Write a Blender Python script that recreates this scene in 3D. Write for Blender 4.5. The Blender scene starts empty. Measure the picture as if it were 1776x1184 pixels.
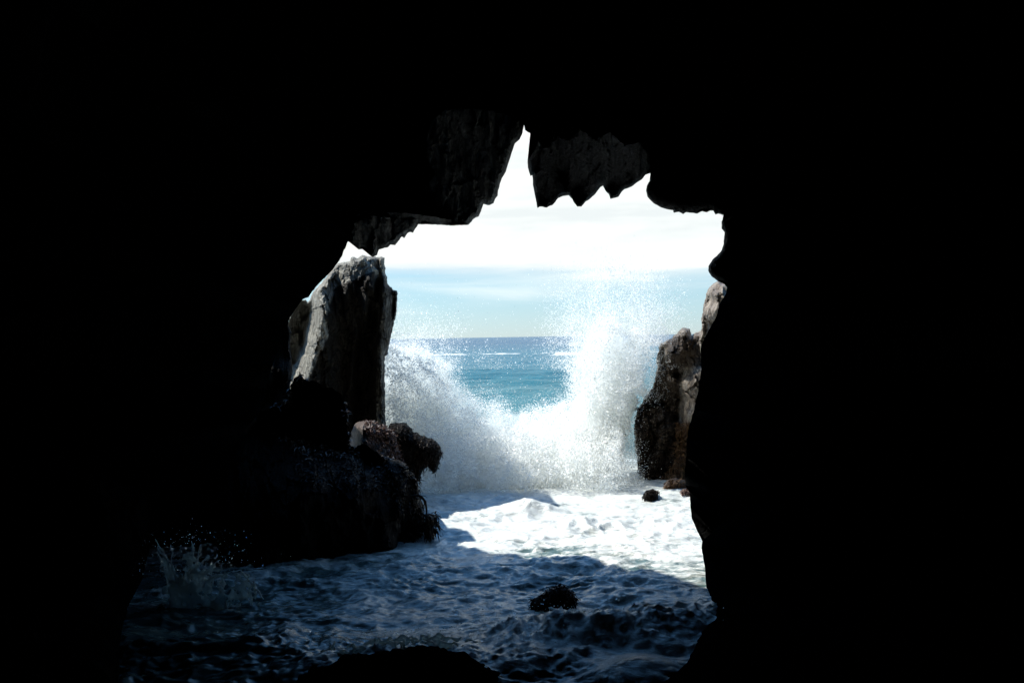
import bpy, math, random
import numpy as np
from mathutils import Matrix, Vector
from mathutils.geometry import delaunay_2d_cdt

rng = np.random.default_rng(7)
random.seed(7)
scene = bpy.context.scene
col = scene.collection

# ------------------------------------------------------------------ camera
F = 1727.0                      # focal length in photo pixels
CX, CY = 888.0, 592.0
CAM = np.array([0.0, 0.0, 3.0])
PITCH, ROLL = math.radians(-0.31), math.radians(-0.95)
rot = (Matrix.Rotation(math.radians(90) + PITCH, 4, 'X') @ Matrix.Rotation(ROLL, 4, 'Z'))
camd = bpy.data.cameras.new('camera'); cam = bpy.data.objects.new('camera', camd)
cam.matrix_world = Matrix.Translation(Vector(CAM)) @ rot
camd.lens = 35.0; camd.sensor_width = 36.0
camd.clip_start = 0.05; camd.clip_end = 60000
col.objects.link(cam); scene.camera = cam
RM = np.array(rot.to_3x3())

def W(px, py, d):
    """photo position and distance along +Y (metres) -> world point"""
    px = np.asarray(px, float); py = np.asarray(py, float)
    v = np.stack([(px - CX) / F, -(py - CY) / F, -np.ones_like(px * py)], -1) @ RM.T
    return CAM + v * (np.asarray(d, float) / v[..., 1])[..., None]

def shore(px, py):
    """distance at which a sight line meets the water level"""
    v = W(px, py, 1.0) - CAM
    return 3.0 / np.maximum(-v[..., 2], 1e-4)

# ------------------------------------------------------------------ noise
_perm = np.random.default_rng(3).permutation(256); _perm = np.concatenate([_perm, _perm, _perm])
_grad = np.random.default_rng(4).normal(size=(256, 3)); _grad /= np.linalg.norm(_grad, axis=1)[:, None]
def perlin(p):
    i = np.floor(p).astype(np.int64); f = p - i; i &= 255
    u = f * f * f * (f * (f * 6 - 15) + 10)
    out = 0
    for dx in (0, 1):
        wx = u[:, 0] if dx else 1 - u[:, 0]
        for dy in (0, 1):
            wy = u[:, 1] if dy else 1 - u[:, 1]
            for dz in (0, 1):
                wz = u[:, 2] if dz else 1 - u[:, 2]
                h = _perm[_perm[_perm[(i[:, 0] + dx) & 255] + ((i[:, 1] + dy) & 255)] + ((i[:, 2] + dz) & 255)]
                g = _grad[h]
                out = out + wx * wy * wz * (g[:, 0] * (f[:, 0] - dx) + g[:, 1] * (f[:, 1] - dy) + g[:, 2] * (f[:, 2] - dz))
    return out * 1.5
def fbm(p, octv=4, gain=0.5, ridged=False):
    p = np.asarray(p, float); a = 1.0; s = 0; t = 0
    for k in range(octv):
        n = perlin(p * (2.03 ** k) + 17.3 * k)
        if ridged: n = 1 - 2 * np.abs(n)
        s = s + a * n; t += a; a *= gain
    return s / t
def facets(p, scale, seed=0):
    """piecewise planar relief: random tilted plates, one per cell"""
    q = np.asarray(p, float) * scale
    c = np.floor(q).astype(np.int64)
    best = np.full(len(q), 1e9); val = np.zeros(len(q))
    for dx in (-1, 0, 1):
        for dy in (-1, 0, 1):
            for dz in (-1, 0, 1):
                cc = c + np.array([dx, dy, dz])
                h = _perm[_perm[_perm[(cc[:, 0] + seed) & 255] + (cc[:, 1] & 255)] + (cc[:, 2] & 255)]
                g = _grad[h]; g2 = _grad[(h * 7 + 13) & 255]
                s = cc + 0.5 + 0.45 * g
                dd = ((q - s) ** 2).sum(1)
                m = dd < best
                best = np.where(m, dd, best)
                val = np.where(m, ((q - s) * g2).sum(1) * 0.9 + g2[:, 0] * 0.5, val)
    return val
def sstep(a, b, x):
    t = np.clip((x - a) / (b - a), 0, 1); return t * t * (3 - 2 * t)

# ------------------------------------------------------------------ objects
def tag(o, label=None, cat=None, group=None, kind=None):
    if label: o['label'] = label
    if cat: o['category'] = cat
    if group: o['group'] = group
    if kind: o['kind'] = kind
    return o
def mesh_obj(name, V, Fc, mat, parent=None, smooth=False):
    V = np.asarray(V, np.float32); Fc = np.asarray(Fc, np.int32)
    k = Fc.shape[1]
    me = bpy.data.meshes.new(name)
    me.vertices.add(len(V)); me.vertices.foreach_set('co', V.ravel())
    me.loops.add(Fc.size); me.loops.foreach_set('vertex_index', Fc.ravel())
    me.polygons.add(len(Fc))
    me.polygons.foreach_set('loop_start', np.arange(0, Fc.size, k, dtype=np.int32))
    me.polygons.foreach_set('loop_total', np.full(len(Fc), k, np.int32))
    me.polygons.foreach_set('use_smooth', np.full(len(Fc), smooth, bool))
    me.update(calc_edges=True); me.validate()
    me.materials.append(mat)
    o = bpy.data.objects.new(name, me); col.objects.link(o)
    if parent: o.parent = parent
    return o

# ------------------------------------------------------------------ materials
def new_mat(name):
    m = bpy.data.materials.new(name); m.use_nodes = True
    nt = m.node_tree; nt.nodes.clear()
    return m, nt
def N(nt, t, **kw):
    n = nt.nodes.new(t)
    for k, v in kw.items():
        if k.startswith('i_'):
            n.inputs[k[2:].replace('_', ' ')].default_value = v
        else: setattr(n, k, v)
    return n
def ramp(nt, stops, interp='LINEAR'):
    r = nt.nodes.new('ShaderNodeValToRGB'); r.color_ramp.interpolation = interp
    e = r.color_ramp.elements
    while len(e) < len(stops): e.new(0.5)
    for el, (p, c) in zip(e, stops):
        el.position = p; el.color = (*c, 1) if len(c) == 3 else c
    return r
def rock_mat(name, c0, c1, c2, rough=0.6, bump=0.5, stretch=(1, 1, 0.35), scale=5.0, spec=0.5, tilt=0.0, shade_wet=None):
    m, nt = new_mat(name); L = nt.links.new
    out = N(nt, 'ShaderNodeOutputMaterial'); b = N(nt, 'ShaderNodeBsdfPrincipled')
    geo = N(nt, 'ShaderNodeNewGeometry')
    mp = N(nt, 'ShaderNodeMapping'); mp.inputs['Scale'].default_value = stretch
    mp.inputs['Rotation'].default_value = (0, tilt, 0)
    L(geo.outputs['Position'], mp.inputs['Vector'])
    n1 = N(nt, 'ShaderNodeTexNoise', i_Scale=scale, i_Detail=9.0, i_Roughness=0.62, i_Distortion=0.4)
    L(mp.outputs[0], n1.inputs['Vector'])
    n2 = N(nt, 'ShaderNodeTexNoise', i_Scale=scale * 4.5, i_Detail=8.0, i_Roughness=0.7)
    L(mp.outputs[0], n2.inputs['Vector'])
    v = N(nt, 'ShaderNodeTexVoronoi', i_Scale=scale * 1.6, feature='DISTANCE_TO_EDGE')
    ad = N(nt, 'ShaderNodeMixRGB', i_Fac=0.12); L(mp.outputs[0], ad.inputs[1]); L(n1.outputs['Color'], ad.inputs[2])
    L(ad.outputs[0], v.inputs['Vector'])
    r = ramp(nt, [(0.32, c0), (0.52, c1), (0.7, c2)])
    L(n1.outputs['Fac'], r.inputs[0])
    cr = ramp(nt, [(0.0, (0.25,) * 3), (0.05, (1, 1, 1))]); L(v.outputs['Distance'], cr.inputs[0])
    mul = N(nt, 'ShaderNodeMixRGB', blend_type='MULTIPLY', i_Fac=0.7)
    L(r.outputs[0], mul.inputs[1]); L(cr.outputs[0], mul.inputs[2])
    if shade_wet:  # sun and shade painted into the colour: pale where lit, dark wet tone elsewhere
        at = N(nt, 'ShaderNodeAttribute', attribute_name='lit_dry')
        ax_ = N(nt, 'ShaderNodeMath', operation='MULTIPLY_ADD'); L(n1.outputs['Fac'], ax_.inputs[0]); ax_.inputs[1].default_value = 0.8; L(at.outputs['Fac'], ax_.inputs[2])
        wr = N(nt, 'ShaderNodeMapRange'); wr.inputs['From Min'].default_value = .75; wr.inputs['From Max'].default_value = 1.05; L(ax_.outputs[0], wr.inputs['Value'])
        wm = N(nt, 'ShaderNodeMixRGB', blend_type='MULTIPLY', i_Fac=1.0); wm.inputs[2].default_value = (*shade_wet, 1); L(mul.outputs[0], wm.inputs[1])
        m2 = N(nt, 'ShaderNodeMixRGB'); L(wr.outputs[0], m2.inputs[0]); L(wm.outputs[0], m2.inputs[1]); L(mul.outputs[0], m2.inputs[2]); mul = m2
    L(mul.outputs[0], b.inputs['Base Color'])
    b.inputs['Roughness'].default_value = rough
    b.inputs['Specular IOR Level'].default_value = spec
    rr = ramp(nt, [(0.35, (rough * 0.55,) * 3), (0.65, (min(rough * 1.3, 1),) * 3)]); L(n2.outputs['Fac'], rr.inputs[0])
    L(rr.outputs[0], b.inputs['Roughness'])
    b1 = N(nt, 'ShaderNodeBump', i_Strength=bump, i_Distance=0.12); L(n1.outputs['Fac'], b1.inputs['Height'])
    b2 = N(nt, 'ShaderNodeBump', i_Strength=bump, i_Distance=0.03); L(n2.outputs['Fac'], b2.inputs['Height'])
    b3 = N(nt, 'ShaderNodeBump', i_Strength=bump * 0.8, i_Distance=0.02); L(cr.outputs[0], b3.inputs['Height'])
    L(b1.outputs[0], b2.inputs['Normal']); L(b2.outputs[0], b3.inputs['Normal']); L(b3.outputs[0], b.inputs['Normal'])
    L(b.outputs[0], out.inputs['Surface'])
    return m
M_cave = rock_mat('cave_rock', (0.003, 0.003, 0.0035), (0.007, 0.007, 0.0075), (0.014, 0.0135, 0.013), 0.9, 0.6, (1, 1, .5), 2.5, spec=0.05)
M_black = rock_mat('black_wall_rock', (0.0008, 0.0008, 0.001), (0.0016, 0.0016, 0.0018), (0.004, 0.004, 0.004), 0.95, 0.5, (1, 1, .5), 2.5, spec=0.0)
M_wedge = rock_mat('lit_layered_roof_rock', (0.02, 0.02, 0.019), (0.075, 0.072, 0.066), (0.24, 0.23, 0.21), 0.8, 1.0, (4.5, 1.6, .35), 2.6, tilt=0.42, spec=.1)  # lighter copy of the roof rock; foam bounce light put into its colour
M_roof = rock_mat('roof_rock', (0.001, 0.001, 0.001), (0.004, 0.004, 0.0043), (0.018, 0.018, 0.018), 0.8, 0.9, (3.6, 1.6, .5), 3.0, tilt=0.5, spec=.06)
M_stack = rock_mat('stack_rock', (0.12, 0.115, 0.095), (0.30, 0.285, 0.24), (0.45, 0.43, 0.37), 0.7, 1.0, (1.4, 1.4, .7), 4.5, shade_wet=(.065, .055, .045), spec=.12)
M_dark = rock_mat('wet_dark_rock', (0.0025, 0.002, 0.0018), (0.006, 0.0045, 0.0035), (0.017, 0.012, 0.008), 0.6, 0.9, (1.2, 1.2, .6), 6.0, spec=0.04)
M_slab = rock_mat('slab_rock', (0.004, 0.0035, 0.003), (0.010, 0.009, 0.008), (0.025, 0.022, 0.019), 0.8, 0.7, (1.6, 1.6, .3), 4.0, spec=.08)
M_right = rock_mat('brown_rock', (0.08, 0.062, 0.048), (0.22, 0.18, 0.14), (0.38, 0.33, 0.27), 0.6, 0.7, (1.2, 1.2, .5), 4.5, shade_wet=(.24, .20, .165), spec=.2)
M_weedrock = rock_mat('weedy_rock', (0.03, 0.018, 0.013), (0.10, 0.062, 0.045), (0.3, 0.22, 0.17), 0.5, 1.0, (1, 1, 1), 14.0)

def weed_mat(name, c0, c1, spec=.3):
    m, nt = new_mat(name); L = nt.links.new
    out = N(nt, 'ShaderNodeOutputMaterial'); b = N(nt, 'ShaderNodeBsdfPrincipled')
    geo = N(nt, 'ShaderNodeNewGeometry')
    n1 = N(nt, 'ShaderNodeTexNoise', i_Scale=9.0, i_Detail=4.0); L(geo.outputs['Position'], n1.inputs['Vector'])
    r = ramp(nt, [(0.35, c0), (0.65, c1)]); L(n1.outputs['Fac'], r.inputs[0]); L(r.outputs[0], b.inputs['Base Color'])
    b.inputs['Roughness'].default_value = 0.45; b.inputs['Specular IOR Level'].default_value = spec
    L(b.outputs[0], out.inputs['Surface']); return m
M_weed_dark = weed_mat('dark_seaweed', (0.006, 0.004, 0.003), (0.022, 0.014, 0.009), .08)
M_weed_glint = weed_mat('wet_glint_seaweed', (0.03, 0.018, 0.012), (0.15, 0.10, 0.075), .8)  # wet weed with a raised pale colour that stands in for glints
M_weed_red = weed_mat('red_seaweed', (0.05, 0.022, 0.014), (0.16, 0.085, 0.06))
M_weed_brown = weed_mat('brown_seaweed', (0.05, 0.022, 0.01), (0.19, 0.10, 0.04))

def spray_mat(name, colr, trans=0.5, gloss=0):
    m, nt = new_mat(name); L = nt.links.new
    out = N(nt, 'ShaderNodeOutputMaterial')
    d = N(nt, 'ShaderNodeBsdfDiffuse'); d.inputs[0].default_value = (*colr, 1)
    t = N(nt, 'ShaderNodeBsdfTranslucent'); t.inputs[0].default_value = (*colr, 1)
    mx = N(nt, 'ShaderNodeMixShader', i_Fac=trans); L(d.outputs[0], mx.inputs[1]); L(t.outputs[0], mx.inputs[2])
    L(mx.outputs[0], out.inputs['Surface']); return m
M_drop = spray_mat('spray_white', (0.95, 0.965, 0.95), 0.55)
def mist_mat():
    m, nt = new_mat('spray_mist'); L = nt.links.new
    out = N(nt, 'ShaderNodeOutputMaterial'); v = N(nt, 'ShaderNodeVolumePrincipled')
    v.inputs['Color'].default_value = (.968, .985, .972, 1); v.inputs['Anisotropy'].default_value = 0.35
    geo = N(nt, 'ShaderNodeNewGeometry')
    n1 = N(nt, 'ShaderNodeTexNoise', i_Scale=1.9, i_Detail=7.0, i_Roughness=0.7, i_Distortion=0.6); L(geo.outputs['Position'], n1.inputs['Vector'])
    r = N(nt, 'ShaderNodeMapRange'); r.inputs['From Min'].default_value = .46; r.inputs['From Max'].default_value = .58
    r.inputs['To Max'].default_value = 1.0; L(n1.outputs['Fac'], r.inputs['Value'])
    n2 = N(nt, 'ShaderNodeTexNoise', i_Scale=6.5, i_Detail=5.0, i_Roughness=0.7, i_Distortion=0.3); L(geo.outputs['Position'], n2.inputs['Vector'])
    r2 = N(nt, 'ShaderNodeMapRange'); r2.inputs['From Min'].default_value = .42; r2.inputs['From Max'].default_value = .62; r2.inputs['To Min'].default_value = .35; L(n2.outputs['Fac'], r2.inputs['Value'])
    da = N(nt, 'ShaderNodeAttribute', attribute_name='density')
    m1 = N(nt, 'ShaderNodeMath', operation='MULTIPLY'); L(r.outputs[0], m1.inputs[0]); L(r2.outputs[0], m1.inputs[1])
    # dense body, ragged edge
    m0 = N(nt, 'ShaderNodeMath', operation='MULTIPLY_ADD'); L(da.outputs['Fac'], m0.inputs[0]); m0.inputs[1].default_value = .12; m0.inputs[2].default_value = 0.0
    ma = N(nt, 'ShaderNodeMath', operation='ADD'); L(m0.outputs[0], ma.inputs[0]); L(m1.outputs[0], ma.inputs[1])
    mm = N(nt, 'ShaderNodeMath', operation='MULTIPLY'); L(ma.outputs[0], mm.inputs[0]); L(da.outputs['Fac'], mm.inputs[1])
    mz = N(nt, 'ShaderNodeMath', operation='MULTIPLY'); L(mm.outputs[0], mz.inputs[0]); mz.inputs[1].default_value = MIST
    L(mz.outputs[0], v.inputs['Density']); v.inputs['Density Attribute'].default_value = ''
    L(v.outputs[0], out.inputs['Volume']); m.cycles.volume_step_rate = 1.0
    return m
MIST = 11.0
M_mist = mist_mat()
M_core = spray_mat('churned_foam', (0.9, 0.93, 0.90), 0.5)
def splash_mat():
    m, nt = new_mat('splash_water'); L = nt.links.new
    out = N(nt, 'ShaderNodeOutputMaterial')
    d = N(nt, 'ShaderNodeBsdfDiffuse'); d.inputs[0].default_value = (.5, .6, .6, 1)
    t = N(nt, 'ShaderNodeBsdfTranslucent'); t.inputs[0].default_value = (.6, .7, .7, 1)
    g = N(nt, 'ShaderNodeBsdfGlossy'); g.inputs['Roughness'].default_value = .12
    geo = N(nt, 'ShaderNodeNewGeometry'); n1 = N(nt, 'ShaderNodeTexNoise', i_Scale=16.0, i_Detail=5.0); L(geo.outputs['Position'], n1.inputs['Vector'])
    bp = N(nt, 'ShaderNodeBump', i_Strength=0.6, i_Distance=0.02); L(n1.outputs['Fac'], bp.inputs['Height'])
    mx = N(nt, 'ShaderNodeMixShader', i_Fac=.6); L(d.outputs[0], mx.inputs[1]); L(t.outputs[0], mx.inputs[2])
    fr = N(nt, 'ShaderNodeFresnel', i_IOR=1.33); L(bp.outputs[0], fr.inputs['Normal']); L(bp.outputs[0], g.inputs['Normal']); L(bp.outputs[0], d.inputs['Normal'])
    m2 = N(nt, 'ShaderNodeMixShader'); L(fr.outputs[0], m2.inputs[0]); L(mx.outputs[0], m2.inputs[1]); L(g.outputs[0], m2.inputs[2])
    L(m2.outputs[0], out.inputs['Surface']); return m
M_splash = splash_mat()

def water_mat():
    m, nt = new_mat('sea_water'); L = nt.links.new
    out = N(nt, 'ShaderNodeOutputMaterial')
    geo = N(nt, 'ShaderNodeNewGeometry')
    at = N(nt, 'ShaderNodeAttribute', attribute_name='foam')
    mp = N(nt, 'ShaderNodeMapping'); mp.inputs['Scale'].default_value = (0.55, 1, 1); L(geo.outputs['Position'], mp.inputs['Vector'])
    n1 = N(nt, 'ShaderNodeTexNoise', i_Scale=2.6, i_Detail=10.0, i_Roughness=0.68, i_Distortion=0.9); L(mp.outputs[0], n1.inputs['Vector'])
    n2 = N(nt, 'ShaderNodeTexNoise', i_Scale=9.0, i_Detail=9.0, i_Roughness=0.75, i_Distortion=1.2); L(mp.outputs[0], n2.inputs['Vector'])
    s = N(nt, 'ShaderNodeMath', operation='MULTIPLY_ADD'); L(n2.outputs['Fac'], s.inputs[0]); s.inputs[1].default_value = 0.35; L(n1.outputs['Fac'], s.inputs[2])
    s2 = N(nt, 'ShaderNodeMath', operation='ADD'); L(s.outputs[0], s2.inputs[0]); L(at.outputs['Fac'], s2.inputs[1])
    fm = N(nt, 'ShaderNodeMapRange'); fm.inputs['From Min'].default_value = 1.12; fm.inputs['From Max'].default_value = 1.26; fm.clamp = True
    L(s2.outputs[0], fm.inputs['Value'])
    # open water
    w = N(nt, 'ShaderNodeBsdfPrincipled')
    sep = N(nt, 'ShaderNodeSeparateXYZ'); L(geo.outputs['Position'], sep.inputs[0])
    far = N(nt, 'ShaderNodeMapRange'); far.inputs['From Min'].default_value = 30; far.inputs['From Max'].default_value = 400; L(sep.outputs['Y'], far.inputs['Value'])
    fr = ramp(nt, [(0, (0.07, 0.115, 0.11)), (0.03, (0.016, 0.14, 0.165)), (0.2, (0.006, 0.115, 0.165)), (1, (0.001, 0.07, 0.135))]); L(far.outputs[0], fr.inputs[0])
    L(fr.outputs[0], w.inputs['Base Color'])
    w.inputs['Roughness'].default_value = 0.25; w.inputs['Specular IOR Level'].default_value = 0.5; w.inputs['IOR'].default_value = 1.33
    # ripples
    mp2 = N(nt, 'ShaderNodeMapping'); mp2.inputs['Scale'].default_value = (0.5, 1, 1); L(geo.outputs['Position'], mp2.inputs['Vector'])
    r1 = N(nt, 'ShaderNodeTexNoise', i_Scale=0.55, i_Detail=12.0, i_Roughness=0.62, i_Distortion=0.3); L(mp2.outputs[0], r1.inputs['Vector'])
    r2 = N(nt, 'ShaderNodeTexNoise', i_Scale=9.0, i_Detail=6.0, i_Roughness=0.6); L(mp2.outputs[0], r2.inputs['Vector'])
    bd = N(nt, 'ShaderNodeMapRange'); bd.inputs['From Min'].default_value = 18; bd.inputs['From Max'].default_value = 60; bd.inputs['To Min'].default_value = .03; bd.inputs['To Max'].default_value = .9; L(sep.outputs['Y'], bd.inputs['Value'])
    sr = N(nt, 'ShaderNodeMapRange'); sr.inputs['From Min'].default_value = 20; sr.inputs['From Max'].default_value = 40; sr.inputs['To Min'].default_value = .6; sr.inputs['To Max'].default_value = .07; L(sep.outputs['Y'], sr.inputs['Value']); L(sr.outputs[0], w.inputs['Specular IOR Level'])
    b1 = N(nt, 'ShaderNodeBump', i_Strength=1.0, i_Distance=0.9); L(bd.outputs[0], b1.inputs['Distance']); L(r1.outputs['Fac'], b1.inputs['Height'])
    b2 = N(nt, 'ShaderNodeBump', i_Strength=0.6, i_Distance=0.02); L(r2.outputs['Fac'], b2.inputs['Height']); L(b1.outputs[0], b2.inputs['Normal'])
    L(b2.outputs[0], w.inputs['Normal'])
    # foam
    f = N(nt, 'ShaderNodeBsdfPrincipled')
    fc = ramp(nt, [(0.34, (0.36, 0.40, 0.38)), (0.46, (0.58, 0.61, 0.58)), (0.62, (0.78, 0.81, 0.77))]); L(n2.outputs['Fac'], fc.inputs[0]); L(fc.outputs[0], f.inputs['Base Color'])
    f.inputs['Roughness'].default_value = 0.18; f.inputs['Specular IOR Level'].default_value = .6
    b3 = N(nt, 'ShaderNodeBump', i_Strength=0.9, i_Distance=0.06); L(s.outputs[0], b3.inputs['Height'])
    L(b3.outputs[0], f.inputs['Normal'])
    mx = N(nt, 'ShaderNodeMixShader'); L(fm.outputs[0], mx.inputs[0]); L(w.outputs[0], mx.inputs[1]); L(f.outputs[0], mx.inputs[2])
    L(mx.outputs[0], out.inputs['Surface'])
    return m
M_water = water_mat()

# ------------------------------------------------------------------ sun and sky
SUN_AZ, SUN_EL = math.radians(58), math.radians(50)      # azimuth measured from +Y towards -X
to_sun = Vector((-math.sin(SUN_AZ) * math.cos(SUN_EL), math.cos(SUN_AZ) * math.cos(SUN_EL), math.sin(SUN_EL)))
sl = bpy.data.lights.new('sun', 'SUN'); sl.energy = 4.3; sl.angle = math.radians(0.5); sl.color = (1.0, 0.97, 0.9)
so = bpy.data.objects.new('sun', sl); so.rotation_euler = to_sun.to_track_quat('Z', 'Y').to_euler(); so.location = (-20, 10, 30); col.objects.link(so)
world = bpy.data.worlds.new('World'); scene.world = world; world.use_nodes = True
nt = world.node_tree; nt.nodes.clear(); L = nt.links.new
wo = N(nt, 'ShaderNodeOutputWorld'); bg = N(nt, 'ShaderNodeBackground')
sky = N(nt, 'ShaderNodeTexSky', sky_type='NISHITA', sun_disc=False, sun_elevation=SUN_EL, sun_rotation=-SUN_AZ,
        air_density=1.0, dust_density=0.0, ozone_density=3.0)
tc = N(nt, 'ShaderNodeTexCoord'); mp = N(nt, 'ShaderNodeMapping'); mp.inputs['Scale'].default_value = (1.2, 1.2, 9.0)
L(tc.outputs['Generated'], mp.inputs['Vector'])
cn = N(nt, 'ShaderNodeTexNoise', i_Scale=3.2, i_Detail=9.0, i_Roughness=0.55, i_Distortion=0.4); L(mp.outputs[0], cn.inputs['Vector'])
sp = N(nt, 'ShaderNodeSeparateXYZ'); L(tc.outputs['Generated'], sp.inputs[0])
# cloud cover: a bank that starts about four degrees above the horizon and breaks up overhead
cv = ramp(nt, [(0.0, (0.0,) * 3), (0.030, (0.10,) * 3), (0.052, (0.20,) * 3), (0.078, (0.75,) * 3), (0.12, (1.0,) * 3), (0.24, (0.9,) * 3), (0.42, (0.05,) * 3)])
L(sp.outputs['Z'], cv.inputs[0])
xs = N(nt, 'ShaderNodeMath', operation='MULTIPLY_ADD'); L(sp.outputs['X'], xs.inputs[0]); xs.inputs[1].default_value = 0.12; L(cv.outputs[0], xs.inputs[2])
ya = N(nt, 'ShaderNodeMapRange'); ya.inputs['From Min'].default_value = .2; ya.inputs['From Max'].default_value = .75; L(sp.outputs['Y'], ya.inputs['Value'])
xm = N(nt, 'ShaderNodeMath', operation='MULTIPLY'); L(xs.outputs[0], xm.inputs[0]); L(ya.outputs[0], xm.inputs[1])
cm = N(nt, 'ShaderNodeMath', operation='ADD'); L(cn.outputs['Fac'], cm.inputs[0]); L(xm.outputs[0], cm.inputs[1])
cf = N(nt, 'ShaderNodeMapRange', interpolation_type='SMOOTHSTEP'); cf.inputs['From Min'].default_value = 0.56; cf.inputs['From Max'].default_value = 1.15; L(cm.outputs[0], cf.inputs['Value'])
cc = ramp(nt, [(0.35, (4.9, 5.25, 5.3)), (0.6, (6.3, 6.5, 6.3))]); L(cn.outputs['Fac'], cc.inputs[0])
mx = N(nt, 'ShaderNodeMixRGB'); L(cf.outputs[0], mx.inputs[0]); L(sky.outputs[0], mx.inputs[1]); L(cc.outputs[0], mx.inputs[2])
tn = N(nt, 'ShaderNodeMixRGB', blend_type='MULTIPLY', i_Fac=1.0); hz = ramp(nt, [(0.0, (.41, .55, .80)), (0.06, (.46, .59, .71)), (0.12, (.44, .66, .88)), (0.3, (.88, 1.42, 1.62))]); L(sp.outputs['Z'], hz.inputs[0]); L(hz.outputs[0], tn.inputs[2]); L(sky.outputs[0], tn.inputs[1]); L(tn.outputs[0], mx.inputs[1])
L(mx.outputs[0], bg.inputs['Color']); bg.inputs['Strength'].default_value = 0.09
L(bg.outputs[0], wo.inputs['Surface'])

vs = scene.view_settings
vs.view_transform = 'Standard'; vs.look = 'None'; vs.gamma = 1.0; vs.exposure = 1.0
scene.cycles.max_bounces = 8; scene.cycles.diffuse_bounces = 5; scene.cycles.glossy_bounces = 3
scene.cycles.transmission_bounces = 6; scene.cycles.volume_bounces = 7; scene.cycles.volume_step_rate = 1.0; scene.cycles.volume_max_steps = 128

# ------------------------------------------------------------------ rock builder
def resample(P, step, closed=True):
    P = np.asarray(P, float)
    Q = np.vstack([P, P[:1]]) if closed else P
    seg = np.linalg.norm(np.diff(Q, axis=0), axis=1)
    out = []
    for a, b, l in zip(Q[:-1], Q[1:], seg):
        n = max(1, int(round(l / step)))
        for k in range(n): out.append(a + (b - a) * k / n)
    if not closed: out.append(Q[-1])
    return np.array(out)
def inside(P, poly):
    x, y = P[:, 0], P[:, 1]; r = np.zeros(len(P), bool)
    n = len(poly)
    for i in range(n):
        x1, y1 = poly[i]; x2, y2 = poly[(i + 1) % n]
        c = ((y1 > y) != (y2 > y)) & (x < (x2 - x1) * (y - y1) / (y2 - y1 + 1e-12) + x1)
        r ^= c
    return r
def edge_dist(P, poly):
    d = np.full(len(P), 1e9); n = len(poly)
    for i in range(n):
        a = np.asarray(poly[i], float); b = np.asarray(poly[(i + 1) % n], float)
        ab = b - a; t = np.clip(((P - a) @ ab) / (ab @ ab + 1e-12), 0, 1)
        d = np.minimum(d, np.linalg.norm(P - (a + t[:, None] * ab), axis=1))
    return d

def rock_geo(poly, depth, ctrl=(), thick=0.6, back=0.8, round_px=22, step=3.2, rough=0.10, fac=0.12, facs=2.6,
         jag=1.0, stretch=(1, 1, 0.45), seed=0, ridged=0.0, ay=1.0):
    poly = np.asarray(poly, float)
    O = resample(poly, step)
    nn = perlin(np.c_[O * 0.11, np.full(len(O), seed + 0.5)]); n2 = perlin(np.c_[O * 0.31, np.full(len(O), seed + 9.5)])
    T = np.roll(O, -1, 0) - np.roll(O, 1, 0); T /= np.linalg.norm(T, axis=1)[:, None] + 1e-9
    O = O + np.c_[T[:, 1], -T[:, 0]] * (nn * 1.2 + n2 * 1.0)[:, None] * jag
    lo, hi = poly.min(0), poly.max(0)
    gx, gy = np.meshgrid(np.arange(lo[0], hi[0], step), np.arange(lo[1], hi[1], step))
    G = np.c_[gx.ravel(), gy.ravel()] + np.random.default_rng(seed).uniform(-.35, .35, (gx.size, 2)) * step
    G = G[inside(G, O)]; G = G[edge_dist(G, O) > step * 0.6]
    pts = np.vstack([O, G]); n = len(O)
    r = delaunay_2d_cdt([Vector(p) for p in pts], [(i, (i + 1) % n) for i in range(n)], [], 1, 1e-5)
    P = np.array([[v.x, v.y] for v in r[0]]); T3 = np.array([f for f in r[2] if len(f) == 3])
    e = edge_dist(P, O); edge = e < 1e-3
    D = np.full(len(P), float(depth)) if np.isscalar(depth) else depth(P)
    t = np.clip(e / round_px, 0, 1); prof = np.sqrt(1 - (1 - t) ** 2)
    off = np.zeros(len(P))
    if len(ctrl):
        C = np.asarray(ctrl, float)
        A = np.array([1.0, ay]); a1 = C[:, :2] * A; b1_ = P * A
        K = np.sqrt(((a1[:, None] - a1[None]) ** 2).sum(2) + 9.0); K1 = np.pad(K, ((0, 1), (0, 1)), constant_values=1.0); K1[-1, -1] = 0
        wt = np.linalg.solve(K1, np.r_[C[:, 2], 0])
        off = np.sqrt(((b1_[:, None] - a1[None]) ** 2).sum(2) + 9.0) @ wt[:-1] + wt[-1]
    base = W(P[:, 0], P[:, 1], D)
    s3 = base * np.array(stretch) + seed * 3.7
    rel = rough * (fbm(s3 * 2.2, 5, 0.55) + ridged * fbm(s3 * 1.6 + 5, 4, .5, True)) + fac * facets(s3, facs, seed) + fac * 0.4 * facets(s3, facs * 2.9, seed + 5)
    lim = np.clip(e / 6.0, 0, 1)
    yf = D - thick * prof + off * t + rel * lim
    yb = D + back * prof + rel * lim * 0.7 + 0.02
    Vf = W(P[:, 0], P[:, 1], yf); Vb = W(P[:, 0], P[:, 1], yb)
    idx = np.arange(len(P)) + len(P); idx[edge] = np.where(edge)[0]
    V = np.vstack([Vf, Vb]); Fb = idx[T3][:, ::-1]
    return V, np.vstack([T3[:, ::-1] if False else T3, Fb]), P, e, yf
def rock(name, mat, *a, parent=None, **k):
    V, Fc, P, e, yf = rock_geo(*a, **k)
    used = np.unique(Fc); mp_ = np.zeros(len(V), int); mp_[used] = np.arange(len(used))
    return mesh_obj(name, V[used], mp_[Fc], mat, parent)

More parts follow.
